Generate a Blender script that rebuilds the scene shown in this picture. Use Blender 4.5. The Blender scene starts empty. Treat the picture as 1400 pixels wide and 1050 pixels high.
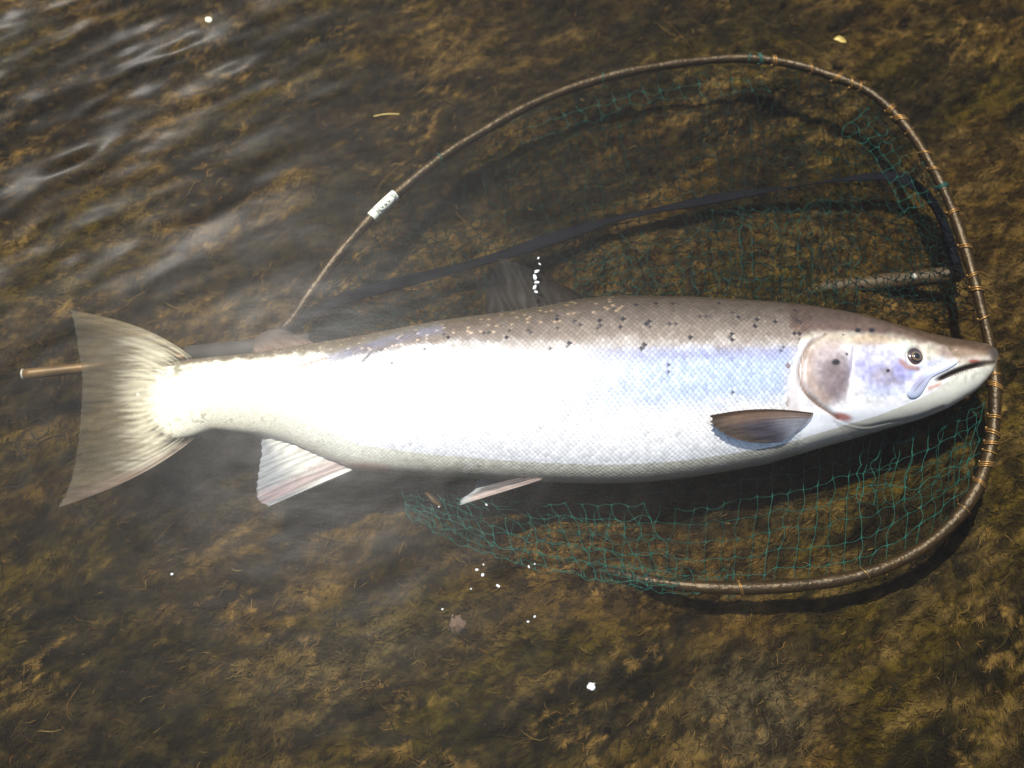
import bpy, math, random
import numpy as np
from mathutils import Vector, Matrix
from mathutils.bvhtree import BVHTree

random.seed(7)
rng = np.random.default_rng(11)
scene = bpy.context.scene
COL = scene.collection

# ------------------------------------------------------------------ camera
PW, PH = 1400.0, 1050.0                 # the photograph's own pixel frame
HFOV = math.radians(55.0)
TILT = math.radians(20.0)               # off the vertical, from the belly side
DIST = 0.900
LOOK = np.array([0.0, 0.0, 0.070])
FPX = (PW / 2) / math.tan(HFOV / 2)
CAM = LOOK + DIST * np.array([0.0, -math.sin(TILT), math.cos(TILT)])
cd = bpy.data.cameras.new('camera')
cam = bpy.data.objects.new('camera', cd)
COL.objects.link(cam)
cam.location = CAM
cam.rotation_euler = (TILT, 0, 0)
cd.sensor_width = 36.0
cd.lens = 18.0 / math.tan(HFOV / 2)
cd.clip_start = 0.02
cd.clip_end = 2000
cd.dof.use_dof = True
cd.dof.focus_distance = DIST - 0.018
cd.dof.aperture_fstop = 3.4
scene.camera = cam
RX = np.array([1.0, 0, 0])
UP = np.array([0, math.cos(TILT), math.sin(TILT)])
FW = np.array([0, math.sin(TILT), -math.cos(TILT)])


def ray(px, py):
    px = np.asarray(px, float); py = np.asarray(py, float)
    return (FW + ((px - PW / 2) / FPX)[..., None] * RX
            + ((PH / 2 - py) / FPX)[..., None] * UP)


def at(px, py, z):
    """point of the horizontal level z seen at a pixel of the photograph"""
    d = ray(px, py)
    z = np.asarray(z, float)
    k = (z - CAM[2]) / d[..., 2]
    return CAM + d * k[..., None]


def proj(P):
    v = np.asarray(P, float) - CAM
    w = v @ FW
    return PW / 2 + FPX * (v @ RX) / w, PH / 2 - FPX * (v @ UP) / w


# ------------------------------------------------------------------ light
MIRROR = (430, 560)                     # where flat water would mirror the sun
m = ray(*MIRROR); m = m / np.linalg.norm(m)
SUN = np.array([m[0], m[1], -m[2]])     # direction towards the sun
SUN_EL = math.asin(SUN[2]); SUN_AZ = math.atan2(SUN[0], SUN[1])

world = bpy.data.worlds.new('World'); scene.world = world
world.use_nodes = True
wn = world.node_tree.nodes; wl = world.node_tree.links
wn.clear()
sky = wn.new('ShaderNodeTexSky'); sky.sky_type = 'NISHITA'; sky.sun_disc = False
sky.sun_elevation = SUN_EL; sky.sun_rotation = SUN_AZ
sky.dust_density = 2.0; sky.air_density = 1.0
bg = wn.new('ShaderNodeBackground'); bg.inputs[1].default_value = 0.12
wo = wn.new('ShaderNodeOutputWorld')
wl.new(sky.outputs[0], bg.inputs[0]); wl.new(bg.outputs[0], wo.inputs[0])

sd = bpy.data.lights.new('sun', 'SUN'); sd.energy = 4.6; sd.angle = math.radians(0.55)
sd.color = (1.0, 0.955, 0.89)
sun = bpy.data.objects.new('sun', sd); COL.objects.link(sun)
sun.location = (0, 0, 5)
sun.rotation_euler = Vector(SUN).to_track_quat('Z', 'Y').to_euler()

vs = scene.view_settings
vs.view_transform = 'Standard'; vs.look = 'None'; vs.gamma = 1.0
vs.use_curve_mapping = False; vs.exposure = 0.55
scene.render.engine = 'CYCLES'
scene.cycles.max_bounces = 4
scene.cycles.diffuse_bounces = 2
scene.cycles.glossy_bounces = 2
scene.cycles.caustics_reflective = False
scene.cycles.caustics_refractive = False
scene.cycles.transparent_max_bounces = 24
scene.cycles.sample_clamp_direct = 0
scene.cycles.sample_clamp_indirect = 4

WATER_Z = 0.094
FISH_Z = 0.070

# ------------------------------------------------------------------ helpers


def smooth(e0, e1, x):
    t = np.clip((x - e0) / (e1 - e0), 0, 1)
    return t * t * (3 - 2 * t)


class Noise:
    def __init__(self, seed):
        self.t = np.random.default_rng(seed).random((256, 256))

    def __call__(self, x, y):
        xi = np.floor(x).astype(int); yi = np.floor(y).astype(int)
        fx = x - xi; fy = y - yi
        fx = fx * fx * fx * (fx * (fx * 6 - 15) + 10); fy = fy * fy * fy * (fy * (fy * 6 - 15) + 10)
        t = self.t
        a = t[xi & 255, yi & 255]; b = t[(xi + 1) & 255, yi & 255]
        c = t[xi & 255, (yi + 1) & 255]; d = t[(xi + 1) & 255, (yi + 1) & 255]
        return (a * (1 - fx) + b * fx) * (1 - fy) + (c * (1 - fx) + d * fx) * fy

    def fbm(self, x, y, o=4, g=0.5):
        s = 0; a = 1; n = 0
        for k in range(o):
            s = s + a * self(x * 2 ** k + 17.3 * k, y * 2 ** k + 9.1 * k); n += a; a *= g
        return s / n


N1, N2, N3, N4 = Noise(1), Noise(2), Noise(3), Noise(4)


def mesh_obj(name, V, F, mat, parent=None, col=None, smooth_sh=True, attrs=None):
    V = np.ascontiguousarray(V, np.float32).reshape(-1, 3)
    F = np.ascontiguousarray(F, np.int32)
    k = F.shape[1]
    me = bpy.data.meshes.new(name)
    me.vertices.add(len(V)); me.vertices.foreach_set('co', V.ravel())
    me.loops.add(F.size); me.loops.foreach_set('vertex_index', F.ravel())
    me.polygons.add(len(F))
    me.polygons.foreach_set('loop_start', np.arange(0, F.size, k, dtype=np.int32))
    me.update(calc_edges=True)
    me.polygons.foreach_set('use_smooth', np.full(len(F), smooth_sh, dtype=bool))
    if col is not None:
        c = np.ones((len(V), 4), np.float32); c[:, :col.shape[1]] = col
        at_ = me.color_attributes.new('Col', 'FLOAT_COLOR', 'POINT')
        at_.data.foreach_set('color', c.ravel())
    for an, av in (attrs or {}).items():
        a_ = me.attributes.new(an, 'FLOAT', 'POINT')
        a_.data.foreach_set('value', np.ascontiguousarray(av, np.float32))
    me.validate()
    me.materials.append(mat)
    o = bpy.data.objects.new(name, me)
    COL.objects.link(o)
    if parent is not None:
        o.parent = parent
        o.matrix_parent_inverse = Matrix.Translation(-parent.location)
    return o


def grid_faces(nu, nv, wrap_v=False):
    i = np.arange(nu - 1)[:, None]; j = np.arange(nv if wrap_v else nv - 1)[None, :]
    j2 = (j + 1) % nv
    return np.stack([i * nv + j, (i + 1) * nv + j, (i + 1) * nv + j2, i * nv + j2], -1).reshape(-1, 4)


def tube(path, rad, n=10, caps=True):
    path = np.asarray(path, float); L = len(path)
    rad = np.broadcast_to(np.asarray(rad, float), (L,))
    tg = np.gradient(path, axis=0); tg /= np.linalg.norm(tg, axis=1)[:, None] + 1e-12
    nrm = np.cross(tg[0], [0, 0, 1.0])
    if np.linalg.norm(nrm) < 1e-3: nrm = np.cross(tg[0], [0, 1.0, 0])
    nrm /= np.linalg.norm(nrm)
    V = np.zeros((L, n, 3)); a = np.linspace(0, 2 * np.pi, n, endpoint=False)
    for i in range(L):
        nrm = nrm - tg[i] * (nrm @ tg[i]); nrm /= np.linalg.norm(nrm) + 1e-12
        b = np.cross(tg[i], nrm)
        V[i] = path[i] + rad[i] * (np.cos(a)[:, None] * nrm + np.sin(a)[:, None] * b)
    F = grid_faces(L, n, True)
    V = V.reshape(-1, 3)
    if caps:
        V = np.vstack([V, path[:1], path[-1:]])
        e = []
        for j in range(n):
            j2 = (j + 1) % n
            e.append([L * n, j, j2, L * n]); e.append([L * n + 1, (L - 1) * n + j2, (L - 1) * n + j, L * n + 1])
        # triangles written as quads would be degenerate: use small inner rings instead
        V = V[:-2]
        r0 = path[0] + (V[:n] - path[0]) * 0.05; r1 = path[-1] + (V[(L - 1) * n:L * n] - path[-1]) * 0.05
        b0 = len(V); V = np.vstack([V, r0, r1])
        e = []
        for j in range(n):
            j2 = (j + 1) % n
            e.append([j, j2, b0 + j2, b0 + j])
            e.append([(L - 1) * n + j2, (L - 1) * n + j, b0 + n + j, b0 + n + j2])
        F = np.vstack([F, np.array(e)])
    return V, F


def join(parts):
    Vs, Fs, o = [], [], 0
    for V, F in parts:
        Vs.append(V); Fs.append(F + o); o += len(V)
    return np.vstack(Vs), np.vstack(Fs)


def spline(pts, n):
    """Catmull-Rom through points, n samples at even arc length"""
    P = np.asarray(pts, float)
    Q = np.vstack([2 * P[0] - P[1], P, 2 * P[-1] - P[-2]])
    out = []
    for i in range(1, len(Q) - 2):
        t = np.linspace(0, 1, 24, endpoint=False)[:, None]
        a, b, c, d = Q[i - 1], Q[i], Q[i + 1], Q[i + 2]
        out.append(0.5 * ((2 * b) + (-a + c) * t + (2 * a - 5 * b + 4 * c - d) * t * t + (-a + 3 * b - 3 * c + d) * t ** 3))
    out = np.vstack(out + [P[-1:]])
    s = np.concatenate([[0], np.cumsum(np.linalg.norm(np.diff(out, axis=0), axis=1))])
    u = np.linspace(0, s[-1], n)
    return np.stack([np.interp(u, s, out[:, k]) for k in range(out.shape[1])], -1)


def seg_dist(x, y, pts):
    """distance to a polyline and the share of its length at the nearest point"""
    best = np.full(np.shape(x), 1e9); bt = np.zeros(np.shape(x))
    pts = np.asarray(pts, float); n = len(pts) - 1
    for i in range(n):
        ax, ay = pts[i]; bx, by = pts[i + 1]
        dx, dy = bx - ax, by - ay
        t = np.clip(((x - ax) * dx + (y - ay) * dy) / (dx * dx + dy * dy), 0, 1)
        d = np.hypot(x - ax - t * dx, y - ay - t * dy)
        bt = np.where(d < best, (i + t) / n, bt); best = np.minimum(d, best)
    return best, bt


def blob(x, y, cx, cy, rx, ry, soft=1.0, ang=0.0):
    c, s = math.cos(math.radians(ang)), math.sin(math.radians(ang))
    dx, dy = x - cx, y - cy
    u = (dx * c + dy * s) / rx; v = (-dx * s + dy * c) / ry
    return 1 - smooth(1 - soft * 0.6, 1 + soft * 0.6, np.hypot(u, v))


def mix(a, b, t):
    return a * (1 - t[..., None]) + np.asarray(b) * t[..., None]


def tag(o, label=None, cat=None, group=None, kind=None):
    if label: o['label'] = label
    if cat: o['category'] = cat
    if group: o['group'] = group
    if kind: o['kind'] = kind
    return o


def empty(name, loc):
    e = bpy.data.objects.new(name, None); COL.objects.link(e); e.location = loc
    e.empty_display_size = 0.05
    return e


# ------------------------------------------------------------------ materials


def material(name, base=(0.5, 0.5, 0.5), rough=0.5, metal=0.0, spec=0.5, coat=0.0, coat_r=0.1,
             vcol=False, noise=None, bump=None, transl=0.0, alpha_attr=None, sheen=0.0):
    mt = bpy.data.materials.new(name); mt.use_nodes = True
    n = mt.node_tree.nodes; l = mt.node_tree.links
    p = n['Principled BSDF']; out = n['Material Output']
    p.inputs['Roughness'].default_value = rough; p.inputs['Metallic'].default_value = metal
    p.inputs['Specular IOR Level'].default_value = spec
    p.inputs['Coat Weight'].default_value = coat; p.inputs['Coat Roughness'].default_value = coat_r
    tc = n.new('ShaderNodeTexCoord')
    src = None
    if vcol:
        a = n.new('ShaderNodeVertexColor'); a.layer_name = 'Col'; src = a.outputs[0]
    else:
        r = n.new('ShaderNodeRGB'); r.outputs[0].default_value = (*base, 1); src = r.outputs[0]
    if noise:                                   # (scale, amount): uneven tone
        t = n.new('ShaderNodeTexNoise'); t.inputs['Scale'].default_value = noise[0]
        t.inputs['Detail'].default_value = 6; t.inputs['Roughness'].default_value = 0.65
        l.new(tc.outputs['Object'], t.inputs['Vector'])
        mr = n.new('ShaderNodeMapRange')
        mr.inputs['From Min'].default_value = 0.25; mr.inputs['From Max'].default_value = 0.75
        mr.inputs['To Min'].default_value = 1 - noise[1]; mr.inputs['To Max'].default_value = 1 + noise[1]
        l.new(t.outputs[0], mr.inputs[0])
        mx = n.new('ShaderNodeVectorMath'); mx.operation = 'SCALE'
        l.new(src, mx.inputs[0]); l.new(mr.outputs[0], mx.inputs['Scale']); src = mx.outputs[0]
    l.new(src, p.inputs['Base Color'])
    if bump:                                    # (scale, strength, distance)
        t = n.new('ShaderNodeTexNoise'); t.inputs['Scale'].default_value = bump[0]
        t.inputs['Detail'].default_value = 5
        l.new(tc.outputs['Object'], t.inputs['Vector'])
        b = n.new('ShaderNodeBump'); b.inputs['Strength'].default_value = bump[1]
        b.inputs['Distance'].default_value = bump[2]
        l.new(t.outputs[0], b.inputs['Height']); l.new(b.outputs[0], p.inputs['Normal'])
    sh = p.outputs[0]
    if transl:
        tr = n.new('ShaderNodeBsdfTranslucent'); l.new(src, tr.inputs[0])
        ms = n.new('ShaderNodeMixShader'); ms.inputs[0].default_value = transl
        l.new(sh, ms.inputs[1]); l.new(tr.outputs[0], ms.inputs[2]); sh = ms.outputs[0]
    if alpha_attr:
        aa = n.new('ShaderNodeAttribute'); aa.attribute_name = alpha_attr
        tp = n.new('ShaderNodeBsdfTransparent')
        ms = n.new('ShaderNodeMixShader')
        l.new(aa.outputs['Fac'], ms.inputs[0]); l.new(tp.outputs[0], ms.inputs[1]); l.new(sh, ms.inputs[2])
        sh = ms.outputs[0]
    l.new(sh, out.inputs['Surface'])
    return mt


M_bed = material('riverbed_silt', vcol=True, rough=0.85, spec=0.08, noise=(90, 0.45), bump=(220, 0.6, 0.004))
M_algae = material('algae_fibre', vcol=True, rough=0.75, spec=0.10)
M_skin = material('salmon_skin', vcol=True, rough=0.44, metal=0.08, spec=0.5, coat=0.14, coat_r=0.12, noise=(260, 0.08), bump=(420, 0.08, 0.0006))
M_scale = material('salmon_scale', vcol=True, rough=0.46, metal=0.10, spec=0.45, coat=0.06, coat_r=0.2)
M_fin = material('fin_membrane', vcol=True, rough=0.45, spec=0.2, transl=0.35, alpha_attr='alpha', noise=(160, 0.14))
M_eye = material('eye_gel', vcol=True, rough=0.12, spec=0.6, coat=0.6, coat_r=0.03)
M_bronze = material('bronzed_tube', (0.048, 0.028, 0.010), rough=0.40, metal=0.45, noise=(70, 0.55), bump=(260, 0.7, 0.0015))
M_handle = material('handle_tube', (0.062, 0.040, 0.020), rough=0.6, spec=0.3, metal=0.05, noise=(40, 0.35), bump=(120, 0.2, 0.001))
M_rod = material('bronzed_rod', (0.13, 0.072, 0.024), rough=0.5, metal=0.3, noise=(50, 0.45), bump=(120, 0.3, 0.001))
M_sleeve = material('grey_sleeve', (0.045, 0.040, 0.036), rough=0.7, spec=0.2, noise=(60, 0.2))
M_cap = material('end_cap', (0.40, 0.39, 0.36), rough=0.4)
M_twine = material('green_twine', vcol=True, rough=0.6, spec=0.08)
M_lash = material('lashing_cord', (0.30, 0.165, 0.055), rough=0.36, metal=0.6, noise=(200, 0.4))
M_lashg = material('green_knot', (0.012, 0.07, 0.058), rough=0.5, noise=(200, 0.4))
M_strap = material('navy_strap', (0.007, 0.0075, 0.011), rough=0.9, spec=0.03, noise=(300, 0.4), bump=(500, 0.5, 0.001))
M_white = material('label_white', (0.80, 0.84, 0.78), rough=0.35)
M_ink = material('label_ink', (0.035, 0.05, 0.05), rough=0.5)
M_stone = material('pink_stone', (0.13, 0.080, 0.056), rough=0.7, noise=(70, 0.35), bump=(120, 0.6, 0.003))
M_glint_fleck = material('foam', (0.70, 0.71, 0.68), rough=0.3, noise=(600, 0.3))  # white that paints sun glints on the water, shared with the lone fleck
M_petal = material('petal', (0.84, 0.82, 0.60), rough=0.5, noise=(300, 0.15))
M_leaf = material('dead_leaf', (0.10, 0.055, 0.02), rough=0.5, noise=(120, 0.4), transl=0.3)
M_curl = material('dark_weed', (0.012, 0.009, 0.003), rough=0.6, spec=0.2, noise=(200, 0.4))  # dark tone of the drawn refraction curls
M_straw = material('straw', (0.55, 0.42, 0.14), rough=0.4, noise=(200, 0.3))

# water: the surface mirrors by Fresnel (a smooth lobe and the spread of unresolved ripples) and lets the rest through
M_water = bpy.data.materials.new('river_water'); M_water.use_nodes = True
n = M_water.node_tree.nodes; l = M_water.node_tree.links
n.clear()
out = n.new('ShaderNodeOutputMaterial')
tc = n.new('ShaderNodeTexCoord')
mp = n.new('ShaderNodeMapping'); mp.inputs['Rotation'].default_value = (0, 0, math.radians(-24)); mp.inputs['Scale'].default_value = (1, 3.0, 1)
nt = n.new('ShaderNodeTexNoise'); nt.inputs['Scale'].default_value = 15; nt.inputs['Detail'].default_value = 4
l.new(tc.outputs['Object'], mp.inputs[0]); l.new(mp.outputs[0], nt.inputs['Vector'])
bp = n.new('ShaderNodeBump'); bp.inputs['Strength'].default_value = 0.07; bp.inputs['Distance'].default_value = 0.004
l.new(nt.outputs[0], bp.inputs['Height'])
fr = n.new('ShaderNodeFresnel'); fr.inputs['IOR'].default_value = 1.333
g1 = n.new('ShaderNodeBsdfGlossy'); g1.inputs['Roughness'].default_value = 0.27; g1.inputs['Color'].default_value = (0.8, 0.8, 0.8, 1)
g2 = n.new('ShaderNodeBsdfGlossy'); g2.inputs['Roughness'].default_value = 0.48; g2.inputs['Color'].default_value = (0.20, 0.20, 0.20, 1)
for g in (g1, g2): l.new(bp.outputs[0], g.inputs['Normal'])
gm = n.new('ShaderNodeMixShader'); gm.inputs[0].default_value = 0.90
l.new(g1.outputs[0], gm.inputs[1]); l.new(g2.outputs[0], gm.inputs[2])
tp = n.new('ShaderNodeBsdfTransparent'); tp.inputs[0].default_value = (0.93, 0.945, 0.90, 1)
ms = n.new('ShaderNodeMixShader')
l.new(fr.outputs[0], ms.inputs[0]); l.new(tp.outputs[0], ms.inputs[1]); l.new(gm.outputs[0], ms.inputs[2])
l.new(ms.outputs[0], out.inputs['Surface'])

# ------------------------------------------------------------------ riverbed
FLOW = math.radians(27)                     # the current combs everything this way
cF, sF = math.cos(FLOW), math.sin(FLOW)


def flow_uv(x, y):
    return x * cF + y * sF, -x * sF + y * cF


def bed_h(x, y):
    u, v = flow_uv(x, y)
    h = 0.032 * (N1.fbm(u * 5 + 3, v * 10 + 5, 3) - 0.5)
    h += 0.017 * (N2.fbm(u * 14, v * 40, 3) - 0.5)
    h += 0.008 * (N3.fbm(u * 60, v * 110, 3) - 0.5)
    return h


SILT = np.array([0.050, 0.036, 0.017]); OLIVE = np.array([0.032, 0.0225, 0.0016]); BROWN = np.array([0.050, 0.028, 0.0050])
TAN = np.array([0.088, 0.054, 0.017]); DARK = np.array([0.009, 0.0068, 0.0022]); RUST = np.array([0.115, 0.055, 0.014])


def bed_col(x, y):
    u, v = flow_uv(x, y)
    px, py = proj(np.stack([x, y, np.zeros_like(x)], -1))     # weed beds at their places on the river floor
    w = 60 * (N1.fbm(x * 14, y * 14 + 50, 3) - 0.5)
    px = px + w; py = py + w
    c = np.broadcast_to(BROWN, x.shape + (3,)).copy()
    ol = smooth(0.47, 0.60, N2.fbm(u * 4 + 40, v * 8 + 11, 3)) * 0.7
    ol = np.maximum(ol, blob(px, py, 720, 970, 230, 95, 0.7, -15)); ol = np.maximum(ol, blob(px, py, 590, 880, 80, 50, 0.8, -35))
    ol = np.maximum(ol, 0.8 * blob(px, py, 250, 1010, 170, 50, 0.8, -20)); ol = np.maximum(ol, 0.8 * blob(px, py, 960, 70, 160, 60, 0.8))
    c = mix(c, OLIVE, ol)
    silt = np.maximum(blob(px, py, 1030, 960, 110, 80, 0.9), 0.7 * blob(px, py, 480, 920, 150, 45, 0.9, -25))
    c = mix(c, SILT, silt)
    c = mix(c, TAN, 0.55 * smooth(0.47, 0.66, N3.fbm(u * 16 + 7, v * 48 + 3, 4)) * (1 - 0.6 * silt))
    c = mix(c, DARK, 0.75 * smooth(0.44, 0.62, N4.fbm(u * 7 + 1, v * 22 + 8, 4)) * (1 - 0.7 * silt))
    c = mix(c, DARK, 0.7 * np.maximum(blob(px, py, 1060, 240, 60, 60, 0.9), blob(px, py, 1000, 30, 220, 40, 0.9)))
    k = 0.55 * N1.fbm(u * 70 + 5, v * 120 + 2, 3) + 0.45 * N4.fbm(u * 170 + 3, v * 260 + 6, 2)                   # tufts
    c = c * (0.34 + 1.25 * smooth(0.34, 0.70, k) ** 1.2)[..., None]
    # golden threads: sun caustics on the bed painted into its colour
    rdg = 1 - np.abs(N2.fbm(u * 20 + 3, v * 34 + 1, 4) - 0.5) * 22
    gold = np.clip(rdg, 0, 1) * smooth(0.47, 0.58, N3.fbm(x * 9 + 2, y * 9 + 7, 2)) * smooth(0.45, 0.6, k)
    c = mix(c, (0.21, 0.12, 0.032), gold * 0.7)
    return c


def graded(lo, hi, step, far):
    core = np.arange(lo, hi + step / 2, step)
    ext = [];  s = step; p = 0
    while p < far:
        s *= 1.35; p += s; ext.append(p)
    ext = np.array(ext)
    return np.concatenate([core[0] - ext[::-1], core, core[-1] + ext])


gx = graded(-0.85, 0.85, 0.0035, 120); gy = graded(-0.65, 1.0, 0.0035, 120)
X, Y = np.meshgrid(gx, gy, indexing='ij')
edge = np.clip(np.maximum(np.abs(X) - 0.9, np.abs(Y - 0.15) - 0.9), 0, 1)
Z = bed_h(X, Y) * (1 - edge)
bed = mesh_obj('riverbed', np.stack([X, Y, Z], -1), grid_faces(len(gx), len(gy)), M_bed, col=bed_col(X, Y).reshape(-1, 3))
tag(bed, kind='structure')


def make_algae(n, seed, lo, hi, length, width, lift, bright=1.0, hole=None, curl=1.0):
    r = np.random.default_rng(seed)
    x = r.uniform(lo[0], hi[0], n); y = r.uniform(lo[1], hi[1], n)
    u, v = flow_uv(x, y)
    keep = np.ones(n, bool) if hole is None else (np.abs(x) > hole[0]) | (np.abs(y - hole[2]) > hole[1])
    x, y = x[keep], y[keep]; n = len(x)
    u, v = flow_uv(x, y)
    L = length * r.lognormal(0, 0.35, n)
    W = width * r.lognormal(0, 0.3, n)
    ang = FLOW + np.pi + 2.6 * (N1.fbm(x * 9 + 31, y * 9 + 4, 3) - 0.5) + r.normal(0, 0.38, n)
    K = 5
    bend = r.normal(0, 0.55, n) * curl; bend2 = r.normal(0, 0.75, n) * curl
    h0 = bed_h(x, y) - 0.001
    top = lift * (0.25 + 0.9 * r.random(n))
    P = np.zeros((n, K, 3)); cx, cy = x.copy(), y.copy()
    A = []
    for k in range(K):
        t = k / (K - 1)
        P[:, k, 0] = cx; P[:, k, 1] = cy
        P[:, k, 2] = bed_h(cx, cy) * 0.7 + h0 * 0.3 + top * np.sin(np.pi * (0.12 + 0.78 * t)) - 0.0005
        a = ang + bend * t * 1.6 + bend2 * np.sin(5 * t)
        A.append(a)
        cx = cx + np.cos(a) * L / (K - 1); cy = cy + np.sin(a) * L / (K - 1)
    A = np.stack(A, 1)
    wd = W[:, None] * np.array([0.6, 1.0, 1.0, 0.8, 0.15])[None]
    nx = -np.sin(A) * wd / 2; ny = np.cos(A) * wd / 2
    tw = r.uniform(-0.4, 0.4, (n, 1)) * wd
    a_ = P + np.stack([nx, ny, tw], -1); b_ = P - np.stack([nx, ny, tw], -1)
    V = np.stack([a_, b_], 2).reshape(-1, 3)          # n,K,2
    base = (np.arange(n) * K * 2)[:, None]
    F = []
    for k in range(K - 1):
        F.append(np.stack([base[:, 0] + 2 * k, base[:, 0] + 2 * k + 1, base[:, 0] + 2 * k + 3, base[:, 0] + 2 * k + 2], -1))
    F = np.vstack(F)
    c = bed_col(x, y)
    q = r.random(n)
    c = c * (0.75 + 0.5 * r.random(n))[:, None] * bright
    c = np.where((q < 0.012)[:, None], RUST * 1.1, c)
    c = np.where(((q > 0.03) & (q < 0.036))[:, None], np.array([0.16, 0.10, 0.028]), c)  # scattered gold strands painting bright sparkle into the bed's colour
    c = np.where(((q > 0.045) & (q < 0.12))[:, None], DARK * 1.2, c)
    C = np.repeat(c, K * 2, 0)
    return V, F, C


parts = [make_algae(175000, 5, (-0.66, -0.46), (0.66, 0.66), 0.0090, 0.00052, 0.0040, 1.1, curl=1.2),
         make_algae(2200, 6, (-0.66, -0.46), (0.66, 0.66), 0.026, 0.00042, 0.010, 1.1, curl=0.9),
         make_algae(24000, 8, (-1.3, -0.9), (1.3, 1.5), 0.035, 0.0020, 0.010, hole=(0.645, 0.545, 0.10))]
V, F = join([(p[0], p[1]) for p in parts])
algae = mesh_obj('algae', V, F, M_algae, col=np.vstack([p[2] for p in parts]))
tag(algae, 'brown and olive thread algae combed over the riverbed', 'algae', kind='stuff')

# ------------------------------------------------------------------ water
wx = graded(-0.80, 0.80, 0.0035, 120); wy = graded(-0.55, 0.90, 0.0035, 120)
X, Y = np.meshgrid(wx, wy, indexing='ij')
u, v = flow_uv(X, Y)
core = 1 - np.clip(np.maximum(np.abs(X) - 0.85, np.abs(Y - 0.15) - 0.85), 0, 1)
# open current beyond the fish on the upstream side: longer combed ripples; calm in the lee of the net
run = smooth(-0.04, 0.44, 0.55 * (Y - 0.02) - 0.75 * (X + 0.28)) * 0.97 + 0.03
Z = run * 0.0185 * (N1.fbm(u * 6 + 5, v * 22 + 2, 3) - 0.5)
Z += run * 0.0040 * (N2.fbm(u * 22 + 9, v * 60 + 4, 2) - 0.5)
Z += 0.0005 * (N3.fbm(u * 30, v * 42, 2) - 0.5)


def dimple(px, py, w, a):
    global Z
    p = at(px, py, WATER_Z)
    d2 = (X - p[0]) ** 2 + (Y - p[1]) ** 2
    Z = Z + a * np.exp(-d2 / (2 * w * w))


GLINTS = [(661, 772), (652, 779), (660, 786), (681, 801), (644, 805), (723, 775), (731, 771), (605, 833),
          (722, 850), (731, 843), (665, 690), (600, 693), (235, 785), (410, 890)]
# fine capillary rings spreading from the back fin
pc = at(735, 385, WATER_Z)
rr = np.hypot(X - pc[0], Y - pc[1])
Z += 0.00018 * np.sin(rr * 2 * np.pi / 0.0075) * np.exp(-(rr / 0.075) ** 2) * smooth(-0.01, 0.03, Y - pc[1] + 0.02)
Z = WATER_Z + Z * core
water = mesh_obj('water', np.stack([X, Y, Z], -1), grid_faces(len(wx), len(wy)), M_water)
tag(water, kind='structure')

# ------------------------------------------------------------------ salmon
TOP = [(187, 533), (190, 517), (200, 506), (215, 500), (255, 492), (300, 488), (350, 483), (400, 475), (450, 467), (500, 459), (550, 449),
       (600, 440), (650, 433), (700, 427), (740, 421), (780, 413), (815, 408), (850, 406), (900, 407), (950, 408),
       (1000, 411), (1050, 414), (1100, 419), (1140, 425), (1180, 433), (1215, 443), (1260, 455), (1300, 463),
       (1330, 467), (1348, 470), (1358, 475), (1363, 483), (1364.5, 489)]
BOT = [(187, 545), (190, 573), (200, 582), (215, 589), (237, 600), (262, 597), (290, 587), (330, 592), (365, 597), (400, 607), (440, 625),
       (490, 645), (520, 647), (580, 652), (640, 655), (700, 658), (740, 660), (800, 662), (850, 662), (900, 659),
       (950, 653), (1000, 645), (1050, 636), (1080, 627), (1130, 612), (1180, 598), (1220, 586), (1260, 574),
       (1295, 560), (1312, 550), (1335, 535), (1350, 519), (1357, 508), (1361, 500), (1364.5, 491)]
THK = [(187, .0006), (200, .0022), (225, .006), (260, .0115), (300, .0160), (400, .025), (500, .034), (600, .041), (700, .046), (800, .049),
       (950, .051), (1050, .050), (1120, .048), (1180, .042), (1240, .033), (1300, .023), (1340, .0155), (1358, .009), (1364.5, .003)]


def sm_interp(tab, x, k=9.0):
    t = np.array(tab, float)
    lo = t[0, 0]; hi = t[-1, 0]
    xs = np.arange(lo, hi + 0.25, 0.5); ys = np.interp(xs, t[:, 0], t[:, 1])
    w = np.exp(-np.arange(-40, 41) ** 2 / (2 * (k * 1.0) ** 2)); w /= w.sum()
    pad = np.concatenate([2 * ys[0] - ys[40:0:-1], ys, 2 * ys[-1] - ys[-2:-42:-1]])
    ysm = np.convolve(pad, w, 'valid')
    b = np.minimum(smooth(lo, lo + 28, xs), 1 - smooth(hi - 22, hi, xs))
    return np.interp(x, xs, ys * (1 - b) + ysm * b)


def top_y(x): return sm_interp(TOP, x)
def bot_y(x): return sm_interp(BOT, x)


def polyd(x, y, P, w):
    d, t = seg_dist(x, y, P)
    return np.exp(-(d / w) ** 2), t, d


OPERC = spline([(1128, 457), (1108, 470), (1097, 490), (1094, 512), (1100, 534), (1115, 550), (1132, 562), (1146, 572)], 30)
PREOP = spline([(1165, 474), (1164, 490), (1163, 505), (1158, 520), (1154, 528)], 16)
OPLOW = spline([(1146, 572), (1165, 580), (1185, 583), (1215, 577), (1250, 571), (1290, 556)], 24)
MOUTH = spline([(1274, 524), (1286, 517), (1305, 508), (1325, 501), (1345, 497), (1360, 496)], 20)
BRANCH = [spline([(1140 + 4 * i, 576 + 4.5 * i), (1165 + 3 * i, 586 + 4.0 * i), (1195 + 2 * i, 588 + 3.2 * i), (1235, 580 + 2.5 * i)], 16) for i in range(4)]
MAXI = np.array([(860, 420), (760, 440), (660, 500), (590, 522), (500, 532), (420, 590), (345, 670), (310, 760), (335, 815), (395, 822),
                 (460, 780), (520, 690), (570, 605), (640, 560), (740, 512), (830, 455)], float) / 7.78 + np.array([1200, 440])
EYE = (1250.5, 487.0)


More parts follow.
